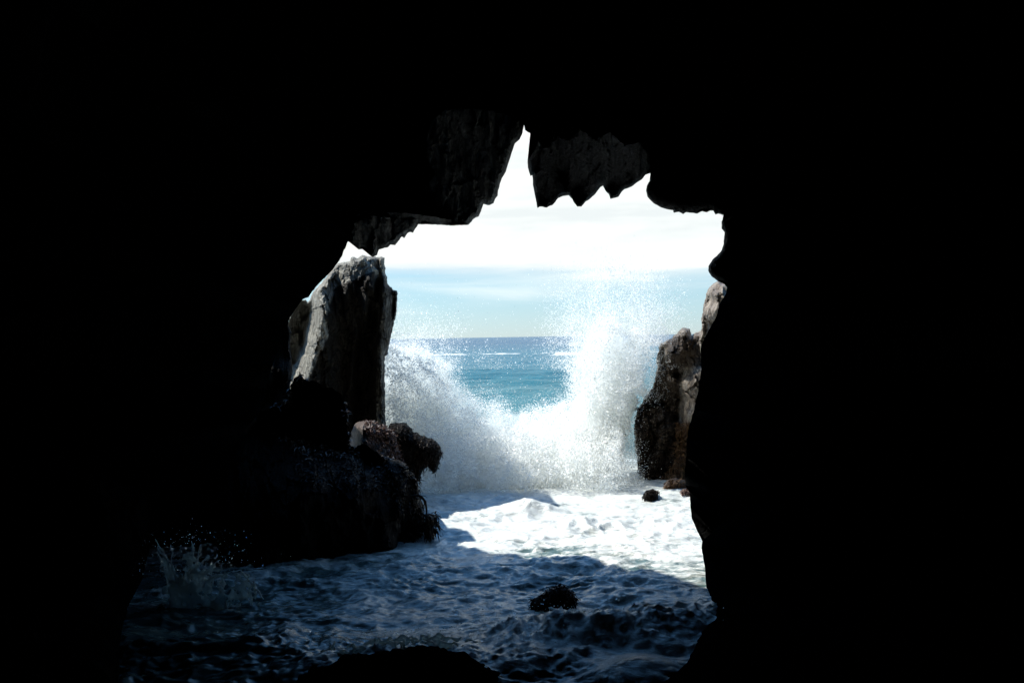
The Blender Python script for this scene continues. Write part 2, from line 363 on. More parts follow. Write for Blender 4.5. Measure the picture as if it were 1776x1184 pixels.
def ribbons(name, mat, roots, n_seg, length, width, dirs, parent=None, seed=1, droop=1.0, wob=0.25):
    """seaweed: tapering blades that leave each root and hang down"""
    r = np.random.default_rng(seed); V = []; Fc = []
    for root, L0, w0, d in zip(roots, length, width, dirs):
        p = np.array(root, float); v = np.array(d, float); st = L0 / n_seg
        side = r.normal(size=3); side[2] *= .3; side /= np.linalg.norm(side)
        b = len(V)
        for k in range(n_seg + 1):
            w = w0 * (1 - (k / n_seg) ** 1.6) + 0.0015
            V.append(p - side * w); V.append(p + side * w)
            v = v + np.array([0, 0, -droop / n_seg * 2.2]) + r.normal(size=3) * wob
            v /= np.linalg.norm(v); p = p + v * st
            side = side + r.normal(size=3) * 0.35; side -= v * (side @ v); side /= np.linalg.norm(side)
        for k in range(n_seg):
            i = b + 2 * k; Fc.append((i, i + 1, i + 3, i + 2))
    return mesh_obj(name, V, Fc, mat, parent)

def weeds_on(o_geo, name, mat, parent, n, poly, lrange, wrange, seed, droop=1.0, out=(0, -1, 0.3)):
    V, Fc, P, e, yf = o_geo
    r = np.random.default_rng(seed)
    ok = np.where(inside(P, np.asarray(poly, float)))[0]
    if len(ok) == 0: return
    pick = r.choice(ok, n); roots = V[pick] + r.normal(size=(n, 3)) * 0.01
    L0 = r.uniform(*lrange, n); w0 = r.uniform(*wrange, n)
    dirs = r.normal(size=(n, 3)) * 0.5 + np.array(out)
    dirs /= np.linalg.norm(dirs, axis=1)[:, None]
    return ribbons(name, mat, roots, 6, L0, w0, dirs, parent, seed, droop)
def geo_obj(name, mat, g, parent=None, lit_dry=None):
    V, Fc = g[0], g[1]
    used = np.unique(Fc); mp_ = np.zeros(len(V), int); mp_[used] = np.arange(len(used))
    o = mesh_obj(name, V[used], mp_[Fc], mat, parent)
    if lit_dry is not None:
        a = o.data.attributes.new('lit_dry', 'FLOAT', 'POINT'); v = lit_dry(np.vstack([g[2], g[2]])[used]); a.data.foreach_set('value', v.astype(np.float32))
    return o

# ------------------------------------------------------------------ the cave
roof = [(603.5,418.6),(608,421),(612,424.6),(616,426),(622,432.7),(629,432),(635.4,434),(639.5,441),(646,446),(654,442),(657,432.7),(664,431),(672,428.6),(677,424),(685.4,425.4),(688,421),(691,418),
 (696.8,409.7),(701,413),(707,404),(712,402),(716.5,403.8),(720,396),(723,393),(727,386.8),(742,388.5),(758,388),(785,390.5),(812,390),(818,384),(820,380),(825.7,376.7),(830,375.3),(834,366),(838.7,353.8),(845,356),(850,355),(856,352.3),(858.8,344.3),
 (863,339.4),(864,330),(867.4,317.9),(871,308),(877.4,297.7),(880,288),(884.6,274.8),(887,265),(890.4,256),(893,249),(901,241.7),(906,231.7),(907.3,223),(909,216.8),(911,226),(916,229.4),(922.8,232.3),(924,247.5),
 (922.8,260.4),(926.3,266),(926.8,273.3),(924,279),(915,278.5),(915.6,290.6),(920,305),(923.4,303.5),(924.8,323.6),(929,343.7),(932,360.4),(936.3,358),(947.8,360),(953,357),(957.9,355.8),(963,350),(967.9,343.7),
 (976,340),(986.6,338.5),(992.3,345),(996,351),(1001,358),(1008.7,358),(1015.3,350),(1023,345),(1031,338),(1041,325),(1046,322),(1051,332),(1056,336.5),(1059,345),(1066,343),(1072.7,341.4),(1077,334),(1082.8,328),(1095.7,323.6),
 (1107,315),(1114,310.7),(1118.7,303.5),(1127.9,301),(1127,313.5),(1122,322),(1120.7,330.8),(1123,340.8),(1129,348),(1136,353.8),(1145,359),(1156,363),(1168,364.4),(1168.7,369),(1177.6,367),(1184.7,371),(1190,368),(1196,368.7),
 (1209,370),(1217.8,366),(1226.4,368),(1232,365),(1237,365),(1240.7,371.8),(1246,370),(1255,373)]
right = [(1252,384),(1252,396.8),(1257,402.6),(1256,412),(1255,424),(1250.8,435.6),(1243,444),(1236,450),(1229,461.4),(1228.4,470),(1233.6,478.7),(1245,487),(1256.5,493),(1261,498),(1260,508),(1248,527),(1242.5,549),(1232,568),(1222,586),
 (1214.6,605),(1216.4,619.7),(1216,640),(1212.7,668),(1203.4,712.6),(1196,735),(1192.3,753.5),(1190.4,787),(1187.8,816.6),(1188.6,842.6),(1196,853.8),(1197.9,883.5),(1199.7,898),(1209.5,921),(1218,937.6),(1217,950.6),
 (1222.5,983.3),(1224.8,1016),(1232.3,1045),(1229,1065),(1219,1081),(1206,1104),(1199.7,1127),(1190,1146.6),(1172,1163),(1157,1176),(1135,1190)]
bottom = [(1060,1260),(900,1320),(600,1330),(350,1280),(215,1215)]
left = [(205,1184),(208,1120),(222,1055),(248,1000),(262,940),(300,905),(360,880),(392,860),(398,810),(405,780),(425,745),(450,715),(458,690),(462,668),(470,640),(486,595),(497,572),(501,556),(506,545),(515,533),(525,519),(535,515),(543,504),
 (553,492),(565,480),(575,470),(582,461),(589,452),(594,441),(598,432)]
outl = resample(np.array(roof + right + bottom + left), 3.0)
jn = perlin(np.c_[outl * 0.13, np.zeros(len(outl))]) * 1.0 + perlin(np.c_[outl * 0.35, np.zeros(len(outl))]) * 0.7
cen = np.array([880., 640.])
dirn = outl - cen; dirn /= np.linalg.norm(dirn, axis=1)[:, None]
outl = outl + dirn * jn[:, None]
def mouth_depth(P):
    x, y = P[:, 0], P[:, 1]
    D = 13.0 - 1.0 * sstep(1100, 1240, x) * sstep(300, 600, y)
    D = D + 0.25 * perlin(np.c_[P * 0.02, np.zeros(len(P))])
    sh = shore(x, np.maximum(y, 900))
    low = sstep(1000, 1060, y)
    D = D * (1 - low) + np.minimum(D, sh) * low
    return np.maximum(D, 7.5)
D0 = mouth_depth(outl)
def axis(y):
    a = W(cen[0], cen[1], 1.0) - CAM
    return CAM[None, :] + np.asarray(y)[:, None] * a[None, :]
P0 = W(outl[:, 0], outl[:, 1], D0)
low = sstep(1150, 1230, outl[:, 1]); P0[:, 2] -= low * 1.0
off0 = P0 - axis(D0); off0[:, 1] = 0
rings = []
nin = 70
def ring(yv, g, disp):
    A = axis(yv); p = A + off0 * np.asarray(g)[:, None] if np.ndim(g) else A + off0 * g
    if disp > 0:
        s = p * 1.0
        n = 0.5 * np.abs(fbm(s * 0.55, 4)) * 2.2 + 0.30 * np.abs(facets(s, 0.9, 3)) + 0.10 * np.abs(facets(s, 2.6, 4))
        u = off0 / (np.linalg.norm(off0, axis=1)[:, None] + 1e-9)
        p = p + u * (n * disp)[:, None]
        p[:, 1] += 0.2 * disp * fbm(s * 0.9 + 31, 3)
    return p
# outside face of the headland, from the far edge in to the lip
outer = [(-1.0, 9.0), (0.2, 7.0), (0.6, 5.6), (0.8, 4.4), (0.9, 3.4), (1.0, 2.7), (1.1, 2.2), (1.2, 1.8), (1.1, 1.5), (0.95, 1.3), (0.7, 1.16), (0.4, 1.07), (0.15, 1.02)]
for dy, g in outer:
    rings.append(ring(D0 + dy, g, min(1.0, (g - 1.0) * 1.6)))
rings.append(P0)
for k in range(1, nin + 1):
    t = k / nin; yv = D0 + (-9.0 - D0) * t ** 1.25
    dm = (13 + 9.0) * t ** 1.25; g = 1 + 1.9 * (1 - math.exp(-dm / 0.9)) - 2.6 * sstep(.75, 1.0, np.array([t]))[0]
    rings.append(ring(yv, max(g, 0.15), min(1.0, t * 12)))
R = np.array(rings); nr, nc = R.shape[:2]
V = R.reshape(-1, 3)
i = np.arange(nr - 1)[:, None]; j = np.arange(nc)[None, :]
q = np.stack([i * nc + j, i * nc + (j + 1) % nc, (i + 1) * nc + (j + 1) % nc, (i + 1) * nc + j], -1).reshape(-1, 4)
cave = bpy.data.objects.new('sea_cave', None); cave.location = (0, 0, 0); col.objects.link(cave)
tag(cave, 'black rock sea cave whose jagged mouth frames the breaking wave and sky', 'cave')
capi = len(V); V = np.vstack([V, R[-1].mean(0)])
me_q = q
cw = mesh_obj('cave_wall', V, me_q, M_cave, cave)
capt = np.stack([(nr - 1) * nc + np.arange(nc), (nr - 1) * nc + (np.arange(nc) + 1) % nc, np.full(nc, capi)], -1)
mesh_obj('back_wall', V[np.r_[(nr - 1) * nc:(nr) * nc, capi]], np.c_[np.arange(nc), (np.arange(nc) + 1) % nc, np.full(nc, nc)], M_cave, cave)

def between(lst, a, b):
    ia = min(range(len(lst)), key=lambda k: (lst[k][0]-a[0])**2 + (lst[k][1]-a[1])**2)
    ib = min(range(len(lst)), key=lambda k: (lst[k][0]-b[0])**2 + (lst[k][1]-b[1])**2)
    return lst[ia:ib + 1]
def block(name, edge_pts, top_pts, depth, **k):
    poly = [tuple(p) for p in edge_pts] + top_pts
    k.setdefault('jag', 0.5)
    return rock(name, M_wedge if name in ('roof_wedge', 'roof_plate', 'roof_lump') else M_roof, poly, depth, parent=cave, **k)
# wedge of strata hanging left of the notch
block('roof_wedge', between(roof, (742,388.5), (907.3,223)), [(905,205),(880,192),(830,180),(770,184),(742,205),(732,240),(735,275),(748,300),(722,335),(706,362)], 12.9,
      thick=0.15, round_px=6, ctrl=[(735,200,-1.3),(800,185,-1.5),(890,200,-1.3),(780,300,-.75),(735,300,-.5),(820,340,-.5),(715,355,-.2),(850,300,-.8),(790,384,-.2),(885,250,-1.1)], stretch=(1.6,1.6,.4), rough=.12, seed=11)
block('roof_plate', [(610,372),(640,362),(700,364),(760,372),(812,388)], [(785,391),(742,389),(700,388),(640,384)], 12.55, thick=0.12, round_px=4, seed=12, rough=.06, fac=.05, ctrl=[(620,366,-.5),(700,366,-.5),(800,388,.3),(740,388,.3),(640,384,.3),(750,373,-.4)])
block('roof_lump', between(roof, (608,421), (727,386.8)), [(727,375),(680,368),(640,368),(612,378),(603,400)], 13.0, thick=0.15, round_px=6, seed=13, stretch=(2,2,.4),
      ctrl=[(640,425,-.1),(640,385,-.7),(680,400,-.4),(655,430,0),(700,385,-.6),(612,400,-.5)])
block('roof_teeth', between(roof, (915,278.5), (1118.7,303.5)), [(1130,288),(1128,262),(1112,240),(1085,246),(1060,222),(1032,236),(1005,215),(985,238),(960,226),(948,250),(935,240),(926,262)], 13.0, thick=0.12, round_px=5, seed=14, rough=.12, fac=.14, stretch=(1.6,1.6,.5), ay=.8,
      ctrl=[(940,262,-1.0),(1000,230,-1.9),(1080,235,-1.9),(945,350,0),(975,300,-.5),(988,335,-.5),(992,335,.05),(970,335,-.1),(1010,270,-1.2),(1005,352,0),(1044,318,-.5),(1050,322,.05),(1040,290,-.9),(1080,265,-1.2),(1062,340,0),(1112,300,-.7),(1090,310,-.3)])
block('roof_bulge', between(roof, (1127.9,301), (1255,373)), [(1262,362),(1240,345),(1200,325),(1160,303),(1135,295)], 12.9, thick=0.25, round_px=16, seed=17, rough=.05, fac=.04)
block('wall_nose', between(right, (1252,384), (1260,508)), [(1285,500),(1300,450),(1290,400),(1270,375)], 12.4, thick=0.2, round_px=10, seed=18, rough=.05, fac=.04)
# unseen cliff mass added behind the near wall to shade the near water
hl = rock('headland_blocker', M_stack, [(150,1010),(380,1010),(400,900),(405,780),(445,730),(455,600),(470,500),(480,300),(470,120),(430,-60),(380,-150),(200,-200),(60,0),(60,700)],
          15.2, thick=1.0, back=1.3, round_px=80, step=14, rough=.25, fac=.3, facs=1.0, parent=cave, seed=19)

def sdep(P):
    return np.clip(shore(P[:, 0], np.maximum(P[:, 1], 1000)), 7.0, 11.8)
rs = between(right, (1218,937.6), (1135,1190))
cv_geo = rock_geo(rs + [(1120,1230),(1500,1260),(1900,1230),(1900,900),(1400,850),(1280,880)], sdep, thick=1.3, back=.8, round_px=70, step=5, rough=.12, fac=.12, facs=2, seed=51, jag=.7)
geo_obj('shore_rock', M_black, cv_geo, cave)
ls = [(215,1215),(205,1184),(208,1120),(222,1055),(248,1000),(262,940)]
cv_geo = rock_geo(ls + [(255,860),(180,820),(0,800),(-150,850),(-150,1230)], sdep, thick=1.3, back=.8, round_px=90, step=6, rough=.12, fac=.12, facs=2, seed=52, jag=.7)
geo_obj('shore_rock', M_black, cv_geo, cave)
# ------------------------------------------------------------------ rocks left of the gap
stack_poly = [(585,458),(594,455),(606.5,452.4),(609,447),(614.6,445),(620,448),(628,441.6),(636,444),(645,443.5),(655,445),(661,444),(667,447),(667,458),(668,471),(672.7,491.6),(678,499),(683.5,504),(689,505),(690,514.6),(688,532),(686,550),
 (681,571),(678,586),(675.4,595.7),(672.7,614.6),(668,617),(667,650),(668,690),(669,731),(672,790),(560,800),(490,790),(470,700),(480,600),(500,556),(513,530),(524,520),(530,519),(534,525),(540,512),(548,500),(560,488),(572,470)]
def prof(y, pairs): return [(x_, y, d_) for x_, d_ in pairs]
sc_ = (prof(465, [(585, .1), (610, -.15), (640, -.2), (660, .0)]) + prof(500, [(540, .1), (556, -.45), (600, -.35), (648, -.35), (655, .25), (664, -.25), (685, .3)])
  + prof(540, [(505, .6), (520, .55), (530, .8), (540, .3), (557, -.65), (580, -.45), (625, -.15), (636, -.25), (642, .35), (652, .3), (663, -.25), (684, .3)])
  + prof(580, [(500, .7), (518, .7), (525, .8), (530, .35), (556, -.75), (575, -.5), (612, -.05), (618, -.25), (624, .35), (644, .35), (658, -.25), (680, .3)])
  + prof(630, [(495, .6), (505, .6), (513, .3), (540, -.7), (560, -.5), (605, .0), (611, -.2), (617, .35), (643, .4), (656, -.2), (668, .1)])
  + prof(660, [(500, .3), (520, -.4), (545, -.6), (604, 0), (610, -.15), (616, .35), (645, .4), (657, -.15)])
  + prof(730, [(500, -.2), (550, -.6), (600, 0), (608, -.1), (614, .35), (645, .4), (657, -.15)]))
g = rock_geo(stack_poly, 19.6, ctrl=sc_, ay=.35, thick=0.3, back=1.2, round_px=6, step=2.1, rough=.10, fac=.13, facs=3.2, stretch=(1.4,1.4,.55), seed=21, jag=1.2)
def stack_lit_dry(Q):  # paints the sunlit left strip and top pale, the shaded wet front dark
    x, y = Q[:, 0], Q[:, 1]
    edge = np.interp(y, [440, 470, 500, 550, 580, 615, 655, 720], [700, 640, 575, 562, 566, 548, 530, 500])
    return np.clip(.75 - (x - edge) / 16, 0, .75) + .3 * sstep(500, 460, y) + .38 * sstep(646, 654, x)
stack = geo_obj('sea_stack', M_stack, g, lit_dry=stack_lit_dry); tag(stack, 'tall grey rock stack with a sunlit left edge, left of the breaking wave', 'rock')
col2 = rock('rock_column', M_slab, [(440,800),(440,480),(520,472),(530,500),(508,531),(496,560),(505,575),(503,600),(508,640),(504,665),(503,709),(506,800)], 16.6,  # upper part, unseen behind the near wall, raised to block sun from the water
     ctrl=[(470,690,.0),(485,640,-.2),(495,620,.1),(480,700,-.2)], thick=.2, back=.5, round_px=5, step=2.4, rough=.07, fac=.03, stretch=(2,2,.3), seed=22)
tag(col2, 'narrow upright slab of grey rock against the left cave wall, beside the tall stack', 'rock')
ledge_poly = [(360,1010),(380,900),(385,800),(415,750),(440,716),(470,706),(500,700),(503,668),(512,655),(522,648),(533,660),(545,660),(560,670),(577,672),(588,680),(596,692),(600,715),(603,745),(606,772),(618,776),(630,767),(645,778),(661,789),(680,794),(705,802),(712,815),(722,830),(727,850),  # edge under the boulder traces its shadow line; dark rock stands for that shade
  (733,875),(735,900),(733,930),(722,934),(712,940),(705,955),(697,966),(697,1010)]
g = rock_geo(ledge_poly, 15.2, ctrl=[(400,980,-1.6),(450,985,-1.8),(550,975,-1.5),(650,965,-.9),(700,950,-.4),(725,920,-.1),(470,850,-1.6),(550,830,-1.3),(640,830,-.7),(700,850,-.2),
   (420,800,-.6),(470,760,.2),(540,790,-.3),(600,795,-.2),(670,800,.2),(500,720,1.6),(560,720,1.7),(600,740,1.5),(540,690,2.4),(580,700,2.3),(515,670,2.6),(600,770,.9),(630,775,1.2),(660,795,1.0),(530,760,.6),(690,800,.2)],
   thick=.3, back=1.6, round_px=10, step=3.0, rough=.24, fac=.34, facs=1.8, seed=23, ridged=.4, jag=2.0)
ledge = geo_obj('rock_ledge', M_dark, g); tag(ledge, 'broad black weed covered rock ledge standing in the water below the tall stack', 'rock')
weeds_on(g, 'seaweed', M_weed_dark, ledge, 2600, [(500,770),(560,785),(640,790),(700,800),(735,850),(735,940),(700,950),(690,880),(650,850),(520,840)], (.06,.2), (.005,.012), 31, out=(0,-.2,0))
weeds_on(g, 'wet_glint_seaweed', M_weed_glint, ledge, 1300, [(470,700),(520,650),(600,700),(610,775),(700,800),(540,800),(480,760)], (.08,.2), (.005,.014), 32, out=(0,-.3,.8))  # added as painted glints on the dark upper ledge
bp = [(600,800),(604,780),(605.7,772),(608,758),(611,745),(618,731),(634,728.6),(650,728.6),(653,734),(666.5,738),(676,743),(685,750),(688,764),(690,778),(694,790),(700,812),(650,818)]
g = rock_geo(bp, 17.2, ctrl=[(633,740,-.35),(631,765,-.45),(612,760,.1),(665,760,.0),(680,780,0),(640,790,-.5),(655,800,-.4)], thick=.4, back=.5, round_px=14, step=2.4, rough=.07, fac=.09, facs=4, seed=24)
b1 = geo_obj('boulder', M_weedrock, g); tag(b1, 'reddish brown weedy boulder catching a patch of sun at the foot of the tall stack', 'rock')
weeds_on(g, 'seaweed', M_weed_red, b1, 2600, [(634,728),(690,745),(700,812),(660,815),(636,770)], (.03,.09), (.006,.014), 33, out=(0,-.5,.6))
dp = [(672,745),(677,734),(691,732.7),(704,734),(718,747.6),(728,752),(737,758),(748,761),(758,766.5),(765,774.6),(764,793.5),(760,806),(758,815),(753,820.5),(742,808),(734,815),(726,831),(715,850),(690,850),(672,800)]
g = rock_geo(dp, 17.8, thick=.5, back=.6, step=2.6, rough=.10, fac=.06, seed=25, jag=1.5)
b2 = geo_obj('rock', M_dark, g); tag(b2, 'black shaggy rock jutting right from behind the weedy boulder into the spray', 'rock')
weeds_on(g, 'seaweed', M_weed_dark, b2, 1500, [(672,730),(770,755),(770,825),(720,850),(675,840)], (.04,.12), (.004,.010), 34, out=(0.2,-.2,0))

# kelp hanging at the right foot of the ledge
base = W(np.full(260, 738.), np.full(260, 905.), 14.9)
r = np.random.default_rng(5)
roots = W(r.normal(745, 6, 420), r.uniform(890, 926, 420), r.uniform(14.6, 15.1, 420))
roots[:, 2] = np.maximum(roots[:, 2], 0.02)
kelp = ribbons('kelp', M_weed_dark, roots, 6, r.uniform(.08, .22, 420), r.uniform(.006, .016, 420), r.normal(size=(420, 3)) * .6 + (0.3, -.2, -.2), seed=6)
tag(kelp, 'dark clump of kelp at the waterline on the right foot of the black ledge', 'seaweed')
stalkp = [(712,860),(722,858),(732,862),(738,870),(740,885),(740,898),(744,905)]
SV = []; SF = []
Sp = W([p[0] for p in stalkp], [p[1] for p in stalkp], 14.7)
for k, p in enumerate(Sp):
    for a in range(6):
        t = a * math.pi / 3; SV.append(p + np.array([math.cos(t) * .014, math.sin(t) * .014, math.sin(t + 1) * .012]))
for k in range(len(Sp) - 1):
    for a in range(6): SF.append((k*6+a, k*6+(a+1) % 6, (k+1)*6+(a+1) % 6, (k+1)*6+a))
mesh_obj('stalk', SV, SF, M_weed_dark, kelp)

# ------------------------------------------------------------------ rocks right of the gap
rp = [(1142,601),(1146,594),(1155,592),(1162,586),(1170,581),(1176,575),(1183,569.6),(1188.6,567),(1196,571),(1200.5,581),(1209,575),(1216.5,571.5),(1228,572),(1260,580),(1270,700),(1250,850),(1189,846),(1177,840),(1151,836),(1129,840),(1112,838),
  (1106,815),(1102,780),(1099,745),(1105,712),(1118,690),(1131,672),(1137,655),(1140,638),(1139,620)]
g = rock_geo(rp, 21.0, ctrl=[(1150,610,.4),(1160,612,-.4),(1185,610,-.45),(1205,600,-.4),(1160,635,.1),(1190,642,.15),(1170,660,-.1),(1150,660,.3),(1177,690,.45),(1177,650,.4),(1200,680,-.6),(1203,650,-.6),(1196,720,-.6),(1176,725,.3),(1130,740,-.05),
   (1120,800,-.1),(1165,740,-.3),(1168,800,-.3),(1182,760,.0),(1190,790,-.3),(1185,830,-.4),(1110,740,.3)], thick=.35, back=1.5, round_px=6, step=2.3, rough=.16, fac=.22, facs=2.2, stretch=(1.2,1.2,.7), seed=26, jag=1.8)
def cliff_lit_dry(Q):  # paints the sunlit panel, left edge and top pale against the shaded front
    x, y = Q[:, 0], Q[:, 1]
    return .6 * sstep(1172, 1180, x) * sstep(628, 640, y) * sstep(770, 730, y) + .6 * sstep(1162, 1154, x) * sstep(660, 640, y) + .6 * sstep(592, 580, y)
rr_ = geo_obj('cliff_rock', M_right, g, lit_dry=cliff_lit_dry); tag(rr_, 'brown cliff rock with a flat shadowed top block, between the wave and the right wall', 'rock')
weeds_on(g, 'seaweed', M_weed_brown, rr_, 2400, [(1172,735),(1200,730),(1192,835),(1165,838),(1150,826),(1172,800)], (.06,.2), (.006,.014), 35, out=(0,-.2,0))
weeds_on(g, 'dark_seaweed', M_weed_dark, rr_, 3200, [(1100,700),(1140,690),(1175,720),(1170,840),(1110,838)], (.04,.11), (.004,.010), 36, out=(-.2,-.2,0))
up = [(1216.5,575),(1216.5,560),(1218,541.7),(1221,525),(1225.7,508),(1231,498),(1237,491.6),(1243,488),(1248,488),(1261,492),(1290,500),(1300,620),(1216,620),(1212,590)]
g = rock_geo(up, 20.0, ctrl=[(1228,520,.3),(1240,510,-.3),(1225,560,.2),(1238,540,-.4),(1245,500,-.1)], thick=.3, back=.8, round_px=6, step=2.3, rough=.14, fac=.16, stretch=(1.3,1.3,.7), seed=27)
u1 = geo_obj('rock', M_right, g, lit_dry=lambda Q: np.full(len(Q), .8))
tag(u1, 'pale grey rock shoulder in sun just under the rounded bulge of the right wall', 'rock')
def small_rock(name, poly, lab, mat, seed, dep=None, weed=0, wm=None, **k):
    a = np.asarray(poly, float); d = float(shore((a[:, 0].min() + a[:, 0].max()) / 2, a[:, 1].max())) + .25 if dep is None else dep
    k.setdefault('thick', .22); k.setdefault('back', .25)
    g = rock_geo(poly, d, round_px=7, step=1.6, rough=.06, fac=.06, facs=5, seed=seed, jag=.7, **k)
    o = geo_obj(name, mat, g); tag(o, lab, 'rock')
    if weed: weeds_on(g, 'seaweed', wm or M_weed_dark, o, weed, poly, (.05, .14), (.005, .013), seed + 50)
    return o
small_rock('rock', [(1114,866),(1116,856),(1122,850),(1132,848),(1141,851),(1142,862),(1136,868)], 'small black rock awash in foam under the brown cliff rock', M_dark, 41, weed=150)
small_rock('rock', [(1150,842),(1158,832),(1172,828),(1186,832),(1196,840),(1198,850),(1150,848)], 'low weedy rocks with foam running off at the foot of the brown cliff rock', M_weedrock, 42, weed=300, wm=M_weed_brown)
small_rock('rock', [(1174,868),(1177,854),(1186,847),(1198,850),(1205,876),(1190,878)], 'reddish weedy rock against the right wall above the small dark one', M_weedrock, 43, weed=400, wm=M_weed_red, dep=18.6)
small_rock('rock', [(1180,914),(1186,902),(1194,896),(1208,894),(1212,920),(1195,918)], 'little dark weedy rock at the edge of the sunlit foam by the right wall', M_dark, 44, weed=300, dep=16.3)
fg = [(912,1062),(917,1052),(925,1039),(932,1035),(941.7,1029),(950,1023),(958,1019),(968,1013),(981,1016),(988,1021),(994,1027),(999,1039),(1001,1052),(1004,1066),(960,1074)]
g = rock_geo(fg, 11.0, thick=.35, back=.35, round_px=26, step=2.2, rough=.05, fac=.05, facs=5, seed=45)
o = geo_obj('rock', M_dark, g); tag(o, 'rounded black rock rising alone out of the shaded water in the foreground', 'rock')
weeds_on(g, 'seaweed', M_weed_dark, o, 2200, fg, (.03, .09), (.003, .007), 46, out=(0, -.3, .7))
bt = [(470,1200),(515,1172),(545,1158),(572,1152),(596,1136),(622,1130),(640,1133),(667,1126),(700,1124),(728,1117),(760,1120),(782,1128),(805,1127),(830,1146),(860,1160),(900,1182),(960,1195),(960,1260),(470,1260)]
o = rock('rock', M_black, bt, 8.8, jag=2.5, thick=.4, back=.5, round_px=70, step=4.5, rough=.08, fac=.08, facs=2.5, seed=47)
tag(o, 'low black rock hump at the bottom edge of the picture, washed by foam', 'rock')

# ------------------------------------------------------------------ the sea
ys = [1.5]
while ys[-1] < 30000: ys.append(ys[-1] + max(0.034 if ys[-1] < 7 else 0.021, 0.45 * ys[-1] ** 2 / 3000))
ys = np.array(ys); nu = 760
u = np.linspace(-1, 1, nu)
hw = np.maximum(6.5, 0.75 * ys - 6)
X = u[None, :] * hw[:, None] + 0 * ys[:, None]; Y = ys[:, None] + 0 * X
P = np.c_[X.ravel(), Y.ravel(), np.zeros(X.size)]
cell = np.maximum(2 * hw / nu, np.gradient(ys)); cell = np.repeat(cell, nu)
x, y = P[:, 0], P[:, 1]
def gauss(cx, cy, sx, sy): return np.exp(-((x - cx) / sx) ** 2 - ((y - cy) / sy) ** 2)
basin = 1 - sstep(17, 24, y)
def band(p, sc, amp, ridged=False, seed=0, st=(0.6, 1)):
    lam = 1 / sc
    w = np.clip(lam / (2.2 * cell) - 0.6, 0, 1)
    n = perlin(np.c_[p[:, 0] * sc * st[0], p[:, 1] * sc * st[1], np.full(len(p), seed + .37)])
    if ridged: n = 0.6 - 2 * np.abs(n)
    return amp * n * w
warp = np.c_[P[:, 0] + .25 * perlin(P * .9 + 3), P[:, 1] + .25 * perlin(P * .9 + 9), P[:, 2]]
h = 0
for sc, am, rg in ((.5, .05, 0), (1.1, .06, 1), (2.2, .055, 1), (4.3, .042, 1), (8.1, .028, 1), (14, .016, 1)):
    h = h + band(warp, sc, am, rg, sc)
calm = 0.75 + 0.5 * perlin(P * .35 + 40)
z = h * basin * calm
surge = gauss(.75, 9.75, 1.25, .5) + .6 * gauss(-1.0, 9.0, 1.3, .35) + .5 * gauss(2.0, 10.3, .7, .7) + .4 * gauss(-2.6, 9.6, 1.0, .6)
z += surge * (.15 + .16 * (0.5 - np.abs(perlin(warp * 2.3 + 2))) + .13 * (0.5 - np.abs(perlin(warp * 5.1 + 5))) + .05 * (.5 - np.abs(perlin(warp * 10.7))) + .02 * (.5 - np.abs(perlin(warp * 19 + 8))))
z += .20 * gauss(.18, 16.9, .5, .35) + .10 * gauss(.9, 15.6, .8, .3) - .05 * gauss(-1.2, 14.6, .6, .4)
# open sea swell, and a line of white water well out
slick = gauss(1.05, 8.75, .34, .28); z = z * (1 - .9 * slick) + slick * (.20 - .10 * (y - 8.5))
out = sstep(23, 30, y)
z += out * (band(P, .05, .55, 0, 71, (.35, 1)) + band(P, .013, 1.1, 0, 72, (.3, 1)) + band(P, .16, .25, 1, 73, (.5, 1)) + band(P, .45, .10, 1, 74) + band(P, 1.3, .045, 1, 75) + band(P, 3.1, .02, 0, 76))
line = np.exp(-((y - (134 + .12 * x + 14 * perlin(P * .03) + 7 * perlin(P * .11))) / 4.5) ** 2) * np.clip(.62 + 1.1 * perlin(np.c_[x * .16, y * .22, 0 * x]) + .9 * perlin(np.c_[x * .5, y * .5, 0 * x]), 0, 1)
z += line * .2
z = np.where(y > 600, z * np.clip(1 - (y - 600) / 3000, 0, 1), z)
P[:, 2] = z - (y ** 2) / (2 * 6.37e6)
foam = np.where(y < 26, .52 + .10 * perlin(P * .8 + 6) + 1.2 * np.clip(z, -.1, .1), 0)
foam = foam + basin * (.12 * sstep(13.0, 15.0, y)) - .24 * (1 - sstep(8.4, 10.6, y + .25 * x)) - .12 * sstep(-.8, -2.5, x) * sstep(15, 12, y)
foam = np.where(y >= 26, np.where(y < 60, .25 + .06 * perlin(P * .2), .12) + .95 * line , foam)
foam = foam + .5 * slick + .30 * surge
for fx, fy, fs in ((.46, 10.75, .45), (-1.25, 14.6, .5), (3.3, 19.3, .5), (2.9, 15.9, .35)): foam = foam + .3 * gauss(fx, fy, fs, fs)
nr, nc = X.shape
i = np.arange(nr - 1)[:, None]; j = np.arange(nc - 1)[None, :]
q = np.stack([i * nc + j, i * nc + j + 1, (i + 1) * nc + j + 1, (i + 1) * nc + j], -1).reshape(-1, 4)
sea = mesh_obj('sea', P, q, M_water, smooth=True)
a = sea.data.attributes.new('foam', 'FLOAT', 'POINT'); a.data.foreach_set('value', foam.astype(np.float32))
tag(sea, kind='structure')

